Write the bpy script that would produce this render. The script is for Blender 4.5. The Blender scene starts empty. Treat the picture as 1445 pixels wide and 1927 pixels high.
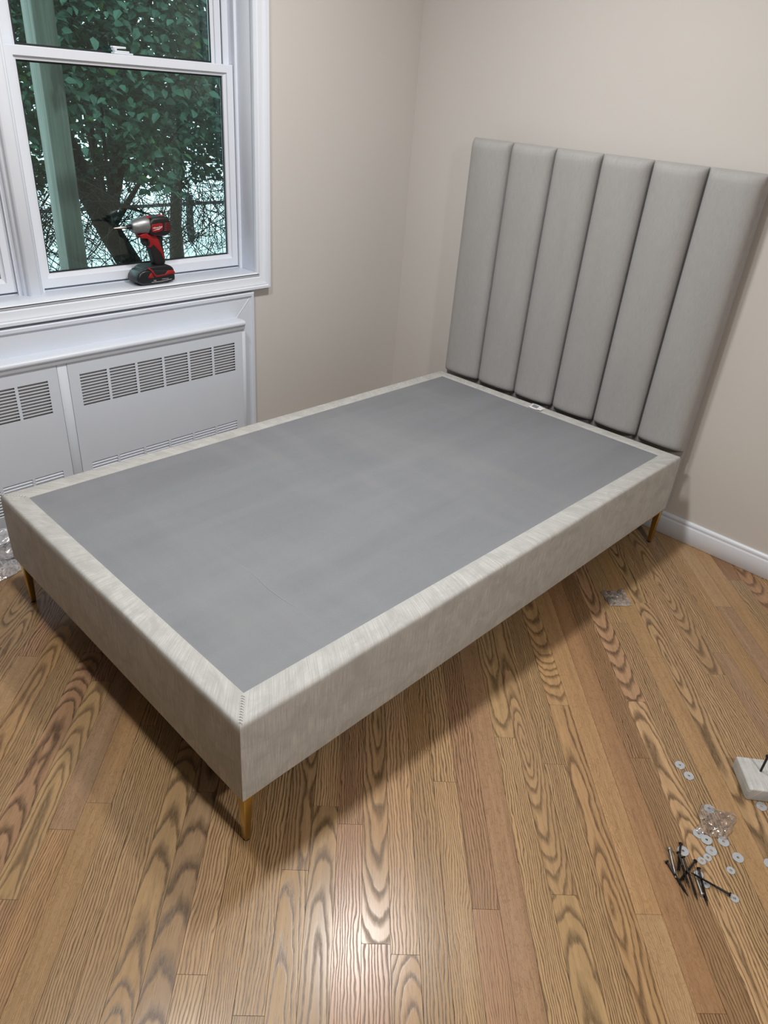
import bpy, bmesh, math, random
from mathutils import Vector, Matrix, noise as mn
R_ = random.Random(7)
S = bpy.context.scene
COL = S.collection
PI = math.pi

# ------------------------------------------------------------------ camera
cam = bpy.data.objects.new('camera', bpy.data.cameras.new('camera'))
COL.objects.link(cam)
cam.data.sensor_fit = 'HORIZONTAL'
cam.data.sensor_width = 36.0
cam.data.lens = 36.0 * 1355.5 / 1445.0
cam.data.clip_start = 0.02
rr = Vector((0.6946030, -0.7156531, 0.0732620))
dd = Vector((-0.3211281, -0.3995792, -0.8586112))
ff = Vector((0.6437418, 0.5728674, -0.5073652))
M = Matrix((rr, -dd, -ff)).transposed().to_4x4()
M.translation = (-2.6866, -2.41, 1.4962)
cam.matrix_world = M
S.camera = cam

# ------------------------------------------------------------------ world, exposure
S.view_settings.view_transform = 'Standard'
S.view_settings.look = 'None'
S.view_settings.exposure = 0.0
S.view_settings.gamma = 1.0
S.view_settings.use_curve_mapping = False
W = bpy.data.worlds.new('overcast_sky')
S.world = W
W.use_nodes = True
bg = W.node_tree.nodes['Background']
bg.inputs[0].default_value = (0.80, 0.93, 1.0, 1)
bg.inputs[1].default_value = 3.0
LAMP_MID, LAMP_FOOT, LAMP_FAR = 21.0, 20.0, 48.0       # watts of the three ceiling lights (built further down)
LAMP_RGB = (1.0, 0.972, 0.94)
S.cycles.max_bounces = 10
S.cycles.diffuse_bounces = 5
S.cycles.transparent_max_bounces = 16
S.cycles.caustics_reflective = False
S.cycles.caustics_refractive = False

# ------------------------------------------------------------------ material helpers
class NT:
    def __init__(s, name):
        s.m = bpy.data.materials.new(name); s.m.use_nodes = True
        s.t = s.m.node_tree; s.b = s.t.nodes['Principled BSDF']; s.out = s.t.nodes['Material Output']
    def n(s, typ, **kw):
        nd = s.t.nodes.new(typ)
        for k, v in kw.items(): setattr(nd, k, v)
        return nd
    def l(s, a, b): s.t.links.new(a, b)
    def set(s, sock, v):
        if hasattr(v, 'links') or isinstance(v, bpy.types.NodeSocket): s.l(v, sock)
        else: sock.default_value = v
    def math(s, op, a, b=None, c=None, clamp=False):
        nd = s.n('ShaderNodeMath', operation=op); nd.use_clamp = clamp
        s.set(nd.inputs[0], a)
        if b is not None: s.set(nd.inputs[1], b)
        if c is not None: s.set(nd.inputs[2], c)
        return nd.outputs[0]
    def noise(s, vec, scale, detail=2.0, rough=0.5, dist=0.0):
        nd = s.n('ShaderNodeTexNoise')
        if vec is not None: s.l(vec, nd.inputs['Vector'])
        nd.inputs['Scale'].default_value = scale; nd.inputs['Detail'].default_value = detail
        nd.inputs['Roughness'].default_value = rough; nd.inputs['Distortion'].default_value = dist
        return nd.outputs['Fac']
    def mix(s, f, a, b, mode='MIX'):
        nd = s.n('ShaderNodeMix', data_type='RGBA', blend_type=mode)
        s.set(nd.inputs[0], f)
        for k, v in ((6, a), (7, b)):
            if isinstance(v, tuple) and len(v) == 3: v = v + (1,)
            s.set(nd.inputs[k], v)
        return nd.outputs[2]
    def scale(s, vec, sc, off=(0, 0, 0)):
        nd = s.n('ShaderNodeMapping'); s.l(vec, nd.inputs[0])
        nd.inputs['Scale'].default_value = sc; nd.inputs['Location'].default_value = off
        return nd.outputs[0]
    def obj(s): return s.n('ShaderNodeTexCoord').outputs['Object']
    def uv(s): return s.n('ShaderNodeTexCoord').outputs['UV']
    def ramp(s, f, lo, hi):
        nd = s.n('ShaderNodeMapRange'); s.set(nd.inputs[0], f)
        nd.inputs[1].default_value = lo; nd.inputs[2].default_value = hi
        nd.clamp = True
        return nd.outputs[0]
    def bump(s, h, strength=0.3, dist=0.001):
        nd = s.n('ShaderNodeBump'); s.l(h, nd.inputs['Height'])
        nd.inputs['Strength'].default_value = strength; nd.inputs['Distance'].default_value = dist
        s.l(nd.outputs[0], s.b.inputs['Normal'])
    def col(s, c):
        if isinstance(c, tuple): s.b.inputs['Base Color'].default_value = c + (1,) if len(c) == 3 else c
        else: s.l(c, s.b.inputs['Base Color'])
    def pr(s, rough=None, metal=None, spec=None, **kw):
        if rough is not None: s.set(s.b.inputs['Roughness'], rough)
        if metal is not None: s.b.inputs['Metallic'].default_value = metal
        if spec is not None: s.b.inputs['Specular IOR Level'].default_value = spec
        for k, v in kw.items(): s.set(s.b.inputs[k.replace('_', ' ')], v)

def simple(name, c, rough=0.5, metal=0.0, spec=0.5, var=0.06, sc=25.0, bump=0.0):
    t = NT(name); o = t.obj()
    f = t.noise(o, sc, 3.0)
    d = tuple(x * (1 - var) for x in c); e = tuple(min(1, x * (1 + var)) for x in c)
    t.col(t.mix(f, d, e)); t.pr(rough, metal, spec)
    if bump: t.bump(t.noise(o, sc * 6, 4.0), bump, 0.001)
    return t.m

def wall_paint(name, c):
    t = NT(name); o = t.obj()
    f = t.noise(o, 1.7, 3.0, 0.55)
    t.col(t.mix(f, tuple(x * .965 for x in c), tuple(x * 1.03 for x in c)))
    t.pr(0.55, 0, 0.35)
    a = t.noise(o, 260, 3.0); b = t.noise(o, 7, 3.0)
    t.bump(t.math('ADD', t.math('MULTIPLY', a, .5), t.math('MULTIPLY', b, 2.0)), 0.10, 0.002)
    return t.m

def oak():
    t = NT('oak_floor'); o = t.obj()
    def at(n):
        nd = t.n('ShaderNodeAttribute', attribute_type='OBJECT', attribute_name=n); return nd
    tone = at('tone').outputs['Color']
    seed = at('seed').outputs['Fac']; yc = at('ring_y').outputs['Fac']
    hk = at('ring_k').outputs['Fac']; h0 = at('ring_h').outputs['Fac']; gap = at('ring_gap').outputs['Fac']
    sep = t.n('ShaderNodeSeparateXYZ'); t.l(o, sep.inputs[0])
    x, y = sep.outputs[0], sep.outputs[1]
    sx = t.math('ADD', x, t.math('MULTIPLY', seed, 17.3))
    def vec(a, b, c=0.0):
        nd = t.n('ShaderNodeCombineXYZ'); t.set(nd.inputs[0], a); t.set(nd.inputs[1], b); t.set(nd.inputs[2], c); return nd.outputs[0]
    w1 = t.noise(vec(t.math('MULTIPLY', sx, 4.5), t.math('MULTIPLY', y, 16.0), seed), 1.0, 3.0, .55)
    w2 = t.noise(vec(t.math('MULTIPLY', sx, 16.0), t.math('MULTIPLY', y, 60.0), seed), 1.0, 2.0)
    w3 = t.noise(vec(t.math('MULTIPLY', sx, 2.1), 0.0, seed), 1.0, 1.0)
    yy = t.math('ADD', t.math('SUBTRACT', y, yc), t.math('MULTIPLY', t.math('SUBTRACT', w1, .5), .034))
    h = t.math('ADD', t.math('ADD', h0, t.math('MULTIPLY', x, hk)), t.math('MULTIPLY', t.math('SUBTRACT', w3, .5), .07))
    d = t.math('SQRT', t.math('ADD', t.math('MULTIPLY', yy, yy), t.math('MULTIPLY', h, h)))
    d = t.math('ADD', d, t.math('MULTIPLY', t.math('SUBTRACT', w2, .5), .0050))
    ring = t.math('FRACT', t.math('DIVIDE', d, gap))
    # early wood: sharp start, fading tail
    early = t.math('MULTIPLY', t.ramp(ring, 0.0, 0.13), t.math('SUBTRACT', 1.0, t.ramp(ring, 0.24, 0.56)))
    pore = t.noise(vec(t.math('MULTIPLY', sx, 55.0), t.math('MULTIPLY', y, 1500.0), seed), 1.0, 3.0, .6)
    pore2 = t.noise(vec(t.math('MULTIPLY', sx, 22.0), t.math('MULTIPLY', y, 620.0), seed), 1.0, 3.0, .6)
    streak = t.noise(vec(t.math('MULTIPLY', sx, 1.6), t.math('MULTIPLY', y, 70.0), seed), 1.0, 3.0, .55)
    e2 = t.math('MULTIPLY', early, t.math('ADD', .30, t.math('MULTIPLY', t.ramp(pore, .34, .56), .70)))
    fleck = at('fleck').outputs['Fac']
    fl = t.noise(vec(t.math('MULTIPLY', sx, 70.0), t.math('MULTIPLY', y, 110.0), seed), 1.0, 2.0, .5, 1.5)
    dark = t.mix(1.0, tone, (0.20, 0.17, 0.14), 'MULTIPLY')
    base = t.mix(t.ramp(streak, .3, .7), t.mix(1.0, tone, (0.83, 0.80, 0.76), 'MULTIPLY'), t.mix(1.0, tone, (1.10, 1.08, 1.05), 'MULTIPLY'))
    k = at('contrast').outputs['Fac']
    c = t.mix(t.math('MULTIPLY', e2, k, clamp=True), base, dark)
    c = t.mix(t.math('MULTIPLY', t.ramp(pore2, .57, .68), .50), c, dark)
    c = t.mix(t.math('MULTIPLY', t.math('MULTIPLY', fleck, t.ramp(fl, .52, .64)), .45), c, t.mix(1.0, tone, (0.62, 0.55, 0.48), 'MULTIPLY'))
    t.col(c)
    t.pr(t.math('ADD', .235, t.math('MULTIPLY', e2, .08)), 0, .5)
    t.bump(t.math('ADD', t.math('MULTIPLY', e2, -1.0), t.math('MULTIPLY', t.noise(o, 700, 2.0), .5)), .14, .0006)
    return t.m

def chenille(name, c, streak=.22, rough=.85, sheen=.06):
    """slubby upholstery: u along the piece, threads run across (along v)"""
    t = NT(name); u = t.uv()
    a = t.noise(t.scale(u, (380, 13, 1)), 1.0, 3.0, .6)
    b = t.noise(t.scale(u, (40, 260, 1)), 1.0, 2.0, .5)
    pl = t.noise(t.scale(u, (15, 17, 1)), 1.0, 4.0, .6, .8)
    f = t.math('ADD', t.math('MULTIPLY', t.ramp(a, .32, .70), .75), t.math('MULTIPLY', b, .25))
    base = t.mix(f, tuple(x * (1 - streak) for x in c), tuple(min(1, x * (1 + streak * .6)) for x in c))
    base = t.mix(t.math('MULTIPLY', t.ramp(pl, .42, .66), .75), base, tuple(x * .74 for x in c))
    t.col(base); t.pr(rough, 0, .2)
    t.b.inputs['Sheen Weight'].default_value = sheen; t.b.inputs['Sheen Roughness'].default_value = .4
    t.bump(a, .35, .0012)
    return t.m

def velvet(name, c):
    t = NT(name); u = t.uv()
    a = t.noise(t.scale(u, (420, 30, 1)), 1.0, 3.0, .6)
    b = t.noise(t.scale(u, (40, 500, 1)), 1.0, 2.0, .5)
    pl = t.noise(t.scale(u, (14, 3.5, 1)), 1.0, 3.0, .55, .5)
    f = t.math('ADD', t.math('MULTIPLY', a, .6), t.math('ADD', t.math('MULTIPLY', b, .2), t.math('MULTIPLY', pl, .3)))
    t.col(t.mix(t.ramp(f, .35, .75), tuple(x * .88 for x in c), tuple(x * 1.10 for x in c)))
    t.pr(.70, 0, .25); t.b.inputs['Sheen Weight'].default_value = .15; t.b.inputs['Sheen Roughness'].default_value = .35
    t.bump(a, .18, .0008)
    return t.m

def deck_cloth():
    t = NT('grey_deck_cloth'); o = t.obj()
    w = t.math('ADD', t.math('MULTIPLY', t.noise(t.scale(o, (420, 900, 1)), 1.0, 2.0), .5), t.math('MULTIPLY', t.noise(t.scale(o, (1.2, 9, 1)), 1.0, 4.0, .6), .5))
    big = t.noise(t.scale(o, (5, 1.2, 1)), 1.0, 3.0, .6)
    c = t.mix(t.ramp(w, .38, .62), (.200, .210, .228), (.240, .251, .272))
    t.col(t.mix(t.math('MULTIPLY', t.ramp(big, .5, .72), .35), c, (.29, .297, .305)))
    t.pr(.72, 0, .3); t.bump(t.noise(o, 700, 2.0), .12, .0006)
    return t.m

def glass(name, tint, refl=1.0):
    t = NT(name)
    t.t.nodes.remove(t.b)
    tr = t.n('ShaderNodeBsdfTransparent'); tr.inputs[0].default_value = tint + (1,)
    gl = t.n('ShaderNodeBsdfGlossy'); gl.inputs['Roughness'].default_value = 0.0
    fr = t.n('ShaderNodeFresnel'); fr.inputs[0].default_value = 1.5
    mx = t.n('ShaderNodeMixShader')
    t.l(t.math('MULTIPLY', fr.outputs[0], refl), mx.inputs[0]); t.l(tr.outputs[0], mx.inputs[1]); t.l(gl.outputs[0], mx.inputs[2])
    t.l(mx.outputs[0], t.out.inputs[0])
    return t.m

def film(name, opac, c=(.85, .87, .9), bs=.6, sc=90):
    """clear crinkled plastic film"""
    t = NT(name); o = t.obj()
    t.t.nodes.remove(t.b)
    tr = t.n('ShaderNodeBsdfTransparent'); tr.inputs[0].default_value = (.97, .97, .97, 1)
    df = t.n('ShaderNodeBsdfDiffuse'); df.inputs[0].default_value = c + (1,)
    gl = t.n('ShaderNodeBsdfGlossy'); gl.inputs['Roughness'].default_value = .12
    bp = t.n('ShaderNodeBump'); t.l(t.noise(o, sc, 3.0, .5, .6), bp.inputs['Height']); bp.inputs['Strength'].default_value = bs; bp.inputs['Distance'].default_value = .004
    for s_ in (df, gl): t.l(bp.outputs[0], s_.inputs['Normal'])
    m1 = t.n('ShaderNodeMixShader'); f = t.noise(o, 60, 4.0, .6, 1.2)
    t.l(t.math('MULTIPLY', t.ramp(f, .25, .75), opac), m1.inputs[0]); t.l(tr.outputs[0], m1.inputs[1]); t.l(df.outputs[0], m1.inputs[2])
    fr = t.n('ShaderNodeFresnel'); fr.inputs[0].default_value = 1.5; t.l(bp.outputs[0], fr.inputs['Normal'])
    m2 = t.n('ShaderNodeMixShader'); t.l(t.math('MULTIPLY', fr.outputs[0], .9, clamp=True), m2.inputs[0]); t.l(m1.outputs[0], m2.inputs[1]); t.l(gl.outputs[0], m2.inputs[2])
    t.l(m2.outputs[0], t.out.inputs[0])
    return t.m

def leaf_mat():
    t = NT('tree_leaf'); o = t.obj()
    rnd = t.n('ShaderNodeNewGeometry').outputs['Random Per Island']
    c = t.mix(rnd, (.026, .092, .056), (.095, .225, .148))
    c = t.mix(t.ramp(rnd, .93, .97), c, (.085, .20, .055))
    t.col(c); t.pr(.45, 0, .5)
    t.b.inputs['Subsurface Weight'].default_value = 0
    tl = t.n('ShaderNodeBsdfTranslucent'); t.l(c, tl.inputs[0])
    mx = t.n('ShaderNodeMixShader'); mx.inputs[0].default_value = .22
    t.l(t.b.outputs[0], mx.inputs[1]); t.l(tl.outputs[0], mx.inputs[2]); t.l(mx.outputs[0], t.out.inputs[0])
    return t.m

def wood_post():
    t = NT('weathered_post_wood'); o = t.obj()
    a = t.noise(t.scale(o, (60, 60, 2.2)), 1.0, 4.0, .6)
    b = t.noise(t.scale(o, (9, 9, 2.5)), 1.0, 3.0, .6)
    c = t.mix(t.ramp(a, .3, .7), (.20, .205, .18), (.37, .375, .34))
    t.col(t.mix(t.math('MULTIPLY', t.ramp(b, .62, .70), .6), c, (.06, .055, .045))); t.pr(.8, 0, .2); t.bump(a, .4, .002)
    return t.m

def bark():
    t = NT('tree_bark'); o = t.obj(); a = t.noise(t.scale(o, (30, 30, 6)), 1.0, 4.0, .6)
    t.col(t.mix(a, (.018, .017, .014), (.06, .055, .045))); t.pr(.9, 0, .2); t.bump(a, .6, .01)
    return t.m

M_ = {
    'wall_l': wall_paint('beige_wall_paint', (.615, .595, .568)),
    'wall_d': wall_paint('bounce_cut_wall_tone', (.20, .17, .14)),  # dark tone made up for the unseen walls to cut bounce light
    'white': simple('white_trim_paint', (.74, .79, .87), .32, 0, .5, .02, 12),
    'cover': simple('white_enamel_cover', (.66, .71, .79), .38, 0, .5, .03, 8),
    'ceil': simple('ceiling_paint', (.74, .73, .72), .8),
    'vinyl': simple('white_window_vinyl', (.72, .765, .84), .30, 0, .5, .02, 20),
    'track': simple('grey_window_track', (.30, .31, .31), .5),
    'gasket': simple('black_glazing_gasket', (.012, .018, .018), .5),
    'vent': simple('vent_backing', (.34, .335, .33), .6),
    'oak': oak(), 'sub': simple('subfloor', (.10, .06, .03), .9),
    'rail': chenille('greige_chenille', (.535, .535, .52), .30),
    'velvet': velvet('grey_velvet', (.365, .363, .36)),
    'deck': deck_cloth(), 'deck2': simple('paler_deck_cloth', (.30, .31, .33), .7), 'blocker': simple('black_light_blocker', (.02, .02, .02), .9),
    'thread': simple('stitch_thread', (.62, .61, .58), .7),
    'brass': simple('brushed_brass', (.55, .38, .11), .28, 1.0, .5, .08, 60),
    'rubber': simple('black_rubber', (.015, .015, .016), .6),
    'plast': simple('black_tool_plastic', (.008, .008, .009), .48, 0, .5, .2, 80),
    'plastg': simple('glossy_black_plastic', (.010, .012, .015), .30),
    'red': simple('red_tool_plastic', (.27, .006, .010), .38, 0, .5, .08, 40),
    'alu': simple('cast_aluminium', (.30, .31, .32), .42, .85, .5, .12, 50),
    'steel': simple('bright_steel', (.45, .45, .45), .34, 1.0, .5, .06, 40),
    'bitsteel': simple('dull_bit_steel', (.24, .22, .19), .4, .8, .5, .1, 60),
    'zinc': simple('zinc_plating', (.56, .60, .65), .36, .55, .5, .08, 60),
    'blackox': simple('black_oxide_steel', (.014, .013, .013), .32, .3, .5, .2, 90),
    'print': simple('white_print', (.75, .72, .72), .5), 'ink': simple('grey_print', (.25, .27, .30), .6),
    'tag': simple('white_satin_tag', (.86, .88, .90), .35),
    'glass': glass('window_glass', (.80, .925, .90), 1.25),
    'bagfilm': film('clear_bag_film', .30, (.75, .68, .68), .12, 35), 'wrap': film('packing_film', .80, (.76, .78, .84), .3, 45),
    'scrapfilm': film('scrap_film', .75, (.50, .47, .46), .25, 50),
    'leaf': leaf_mat(), 'bark': bark(), 'post': wood_post(),
    'pave': simple('pale_sunlit_paving', (.80, .84, .84), .9, 0, .2, .05, .6), 'soil': simple('dark_leaf_litter', (.03, .032, .022), .95, 0, .2, .4, 6),
    'siding': simple('grey_brown_siding', (.10, .095, .085), .8),
    'fence': simple('dark_fence_wood', (.035, .04, .04), .8),
}
def emit(name, c, s):
    t = NT(name); t.b.inputs['Emission Color'].default_value = c + (1,); t.b.inputs['Emission Strength'].default_value = s; return t.m
M_['lampglass'] = emit('lit_lamp_diffuser', LAMP_RGB, 3.0)

# ------------------------------------------------------------------ object helpers
def link(name, me, m=None, parent=None, **kw):
    o = bpy.data.objects.new(name, me); COL.objects.link(o)
    if m is not None and not me.materials: me.materials.append(m)
    if parent is not None: o.parent = parent
    for k, v in kw.items(): o[k] = v
    return o
def empty(name, loc=(0, 0, 0), rz=0, parent=None, **kw):
    o = bpy.data.objects.new(name, None); COL.objects.link(o); o.location = loc; o.rotation_euler = (0, 0, rz)
    o.empty_display_size = .1
    if parent is not None: o.parent = parent
    for k, v in kw.items(): o[k] = v
    return o
def tag(o, label, cat, group=None):
    o['label'] = label; o['category'] = cat
    if group: o['group'] = group
    return o
class G:
    """collects geometry for ONE mesh"""
    def __init__(s): s.v = []; s.f = []; s.uv = []; s.useuv = False
    def add(s, vs, fs, uvs=None):
        b = len(s.v); s.v += [tuple(v) for v in vs]; s.f += [[i + b for i in f] for f in fs]
        if uvs: s.useuv = True
        s.uv += uvs if uvs else [None] * len(fs)
    def box(s, x0, x1, y0, y1, z0, z1):
        s.add([(x0, y0, z0), (x1, y0, z0), (x1, y1, z0), (x0, y1, z0), (x0, y0, z1), (x1, y0, z1), (x1, y1, z1), (x0, y1, z1)],
              [(0, 3, 2, 1), (4, 5, 6, 7), (0, 1, 5, 4), (1, 2, 6, 5), (2, 3, 7, 6), (3, 0, 4, 7)])
    def tube(s, pts, rad, n=8, cap=True):
        pts = [Vector(p) for p in pts]
        if not isinstance(rad, (list, tuple)): rad = [rad] * len(pts)
        vs, fs = [], []
        prev = None
        for i, p in enumerate(pts):
            d = (pts[min(i + 1, len(pts) - 1)] - pts[max(i - 1, 0)]).normalized()
            a = prev if prev is not None else (Vector((0, 0, 1)) if abs(d.z) < .9 else Vector((1, 0, 0)))
            u = (a - d * a.dot(d)).normalized(); w = d.cross(u); prev = u
            for k in range(n):
                an = 2 * PI * k / n
                vs.append(p + (u * math.cos(an) + w * math.sin(an)) * rad[i])
        for i in range(len(pts) - 1):
            for k in range(n):
                k2 = (k + 1) % n
                fs.append((i * n + k, i * n + k2, (i + 1) * n + k2, (i + 1) * n + k))
        if cap: fs.append(tuple(range(n))[::-1]); fs.append(tuple(range((len(pts) - 1) * n, len(pts) * n)))
        s.add(vs, fs)
    def grid(s, fn, nu, nv, uvfn=None, closed_u=False):
        vs = [fn(i / nu, j / nv) for j in range(nv + 1) for i in range(nu + 1)]
        fs, uvs = [], []
        for j in range(nv):
            for i in range(nu):
                fs.append((j * (nu + 1) + i, j * (nu + 1) + i + 1, (j + 1) * (nu + 1) + i + 1, (j + 1) * (nu + 1) + i))
                if uvfn: uvs.append([uvfn(a / nu, b / nv) for a, b in ((i, j), (i + 1, j), (i + 1, j + 1), (i, j + 1))])
        s.add(vs, fs, uvs if uvfn else None)
    def mesh(s, name, smooth=None):
        me = bpy.data.meshes.new(name); me.from_pydata(s.v, [], s.f)
        if s.useuv:
            L = me.uv_layers.new(name='UVMap'); k = 0
            for p, q in zip(me.polygons, s.uv):
                for j in range(p.loop_total):
                    L.data[p.loop_start + j].uv = q[j] if q else (0, 0)
        if smooth is not None:
            for p in me.polygons: p.use_smooth = True
            me.set_sharp_from_angle(angle=math.radians(smooth))
        me.update(); return me
    def bevel(s, name, w=.002, seg=2, ang=30, smooth=True, recalc=True):
        """bevelled mesh from the collected geometry"""
        me0 = s.mesh(name); bm = bmesh.new(); bm.from_mesh(me0)
        bmesh.ops.remove_doubles(bm, verts=bm.verts, dist=1e-6)
        if recalc: bmesh.ops.recalc_face_normals(bm, faces=bm.faces)
        ed = [e for e in bm.edges if len(e.link_faces) == 2 and e.calc_face_angle(0) > math.radians(ang)]
        bmesh.ops.bevel(bm, geom=ed, offset=w, segments=seg, profile=.5, affect='EDGES', clamp_overlap=True)
        bm.to_mesh(me0); bm.free()
        if smooth:
            for p in me0.polygons: p.use_smooth = True
            me0.set_sharp_from_angle(angle=math.radians(50))
        return me0
def boxmesh(name, x0, x1, y0, y1, z0, z1, w=.002, seg=2):
    g = G(); g.box(x0, x1, y0, y1, z0, z1); return g.bevel(name, w, seg) if w else g.mesh(name)
def prism(poly, y0, y1):
    """polygon in (x, z) extruded along y"""
    g = G(); n = len(poly)
    g.add([(x, y0, z) for x, z in poly] + [(x, y1, z) for x, z in poly],
          [tuple(range(n)), tuple(range(2 * n - 1, n - 1, -1))] + [(i, i + n, (i + 1) % n + n, (i + 1) % n) for i in range(n)])
    return g
def smooth_poly(p, it=1):
    for _ in range(it):
        q = []
        for i in range(len(p)):
            a, b = p[i], p[(i + 1) % len(p)]
            q += [(a[0] * .75 + b[0] * .25, a[1] * .75 + b[1] * .25), (a[0] * .25 + b[0] * .75, a[1] * .25 + b[1] * .75)]
        p = q
    return p
def plate_holes(name, x0, x1, z0, z1, y0, y1, holes):
    """one connected plate with rectangular holes"""
    xs = sorted(set([x0, x1] + [h[0] for h in holes] + [h[1] for h in holes]))
    zs = sorted(set([z0, z1] + [h[2] for h in holes] + [h[3] for h in holes]))
    hs = {(round(h[0], 5), round(h[2], 5)) for h in holes}
    nx, nz = len(xs), len(zs)
    solid = {}
    for i in range(nx - 1):
        for j in range(nz - 1):
            cx, cz = (xs[i] + xs[i + 1]) / 2, (zs[j] + zs[j + 1]) / 2
            solid[i, j] = not any(h[0] < cx < h[1] and h[2] < cz < h[3] for h in holes)
    vs = [(x, y0, z) for z in zs for x in xs] + [(x, y1, z) for z in zs for x in xs]
    N = nx * nz; fs = []
    for (i, j), k in solid.items():
        if not k: continue
        a, b, c, d = j * nx + i, j * nx + i + 1, (j + 1) * nx + i + 1, (j + 1) * nx + i
        fs.append((a, b, c, d)); fs.append((d + N, c + N, b + N, a + N))
        for (di, dj, p, q) in ((-1, 0, d, a), (1, 0, b, c), (0, -1, a, b), (0, 1, c, d)):
            if not solid.get((i + di, j + dj), False): fs.append((q, p, p + N, q + N))
    g = G(); g.add(vs, fs); return g.mesh(name)

# ------------------------------------------------------------------ room shell
X0, Y0, H = -4.4, -5.2, 2.42
T = .14
def struct(name, me, m, **kw): return link(name, me, m, None, kind='structure', **kw)
WX0, WX1, WZ0, WZ1 = -2.566, -.876, .800, 2.02       # opening of the twin window
struct('wall_left', plate_holes('wall_left', X0 - T, T, -.03, H, 0, T, [(WX0 - .01, WX1 + .01, WZ0, WZ1 + .01)]), M_['wall_l'])
struct('wall_right', boxmesh('wall_right', 0, T, Y0 - T, 0, -.03, H, 0), M_['wall_l'])
struct('wall_near', boxmesh('wall_near', X0 - T, 0, Y0 - T, Y0, -.03, H, 0), M_['wall_d'])
struct('wall_foot', boxmesh('wall_foot', X0 - T, X0, Y0, 0, -.03, H, 0), M_['wall_d'])
struct('ceiling', boxmesh('ceiling', X0 - T, T, Y0 - T, T, H, H + .08, 0), M_['ceil'])
def baseboard(name, prof, a, b, axis):
    g = G(); n = len(prof)
    if axis == 'y': pts = [[(-d, y, z) for d, z in prof] for y in (a, b)]
    else: pts = [[(x, -d, z) for d, z in prof] for x in (a, b)]
    g.add(pts[0] + pts[1], [(i, i + 1, n + i + 1, n + i) for i in range(n - 1)] + [tuple(range(n)), tuple(range(2 * n - 1, n - 1, -1))])
    me = g.bevel(name, .0006, 1); return struct(name, me, M_['white'])
BP = [(0, 0.001), (.013, .001), (.013, .068), (.012, .071), (.0095, .074), (.0095, .079), (.0105, .083), (.0085, .089), (.004, .093), (0, .0935)]
baseboard('baseboard_right', BP, -5.2, -.012, 'y')
baseboard('baseboard_left', BP, -.895, -.013, 'x')

# ------------------------------------------------------------------ oak floor, every board a plank
floor = struct('floor', boxmesh('floor', X0, 0, Y0, 0, -.03, -.014, 0), M_['sub'])
PITCH, S00, Q2 = .0592, -.0014, 2 ** .5
FIXED = {-19: [-2.003], -15: [-2.722, -2.09], -14: [-2.558], -13: [-2.485], -12: [-2.246], -8: [-2.859], -6: [-2.928], -5: [-2.638],
         -4: [-2.472], -1: [-2.812], 0: [-2.29], 4: [-2.236], 5: [-2.677], 6: [-2.32], 7: [-2.107], 9: [-2.908], 10: [-2.289], 11: [-2.079], 12: [-1.717]}
TAN, PINK, PALE, BROWN, HONEY, GREY, RUST = (.395, .262, .138), (.405, .250, .145), (.46, .305, .165), (.315, .190, .098), (.43, .27, .135), (.37, .245, .145), (.36, .205, .108)
# tone, style (c cathedral, r rift, f flecked) of the boards that stand out in the photograph
ROW = {-3: (PINK, 'r'), -2: (TAN, 'c'), -1: (PALE, 'r'), 0: (TAN, 'r'), 1: (PALE, 'r'), 2: (PINK, 'r'), 3: (PINK, 'f'), 4: (PALE, 'r'), 5: (TAN, 'c'),
       6: (TAN, 'r'), 7: (HONEY, 'c'), 8: (HONEY, 'f'), 9: (RUST, 'f'), 10: (BROWN, 'r'), 11: (PALE, 'c'), 12: (TAN, 'r'), 13: (HONEY, 'f'), 14: (TAN, 'c'), 15: (TAN, 'r'),
       -4: (TAN, 'c'), -5: (TAN, 'c'), -6: (TAN, 'r'), -7: (HONEY, 'r'), -8: (PALE, 'r'), -9: (GREY, 'c'), -10: (TAN, 'c'), -11: (TAN, 'r'), -12: (TAN, 'r'),
       -13: (HONEY, 'f'), -14: (GREY, 'f'), -15: (TAN, 'c'), -16: (PINK, 'c'), -17: (TAN, 'r'), -18: (HONEY, 'c')}
def clip(poly, ax, val, sign):
    out = []
    for i in range(len(poly)):
        a, b = poly[i], poly[(i + 1) % len(poly)]
        da, db = sign * (a[ax] - val), sign * (b[ax] - val)
        if da >= 0: out.append(a)
        if da * db < 0:
            f = da / (da - db); out.append((a[0] + (b[0] - a[0]) * f, a[1] + (b[1] - a[1]) * f))
    return out
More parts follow.
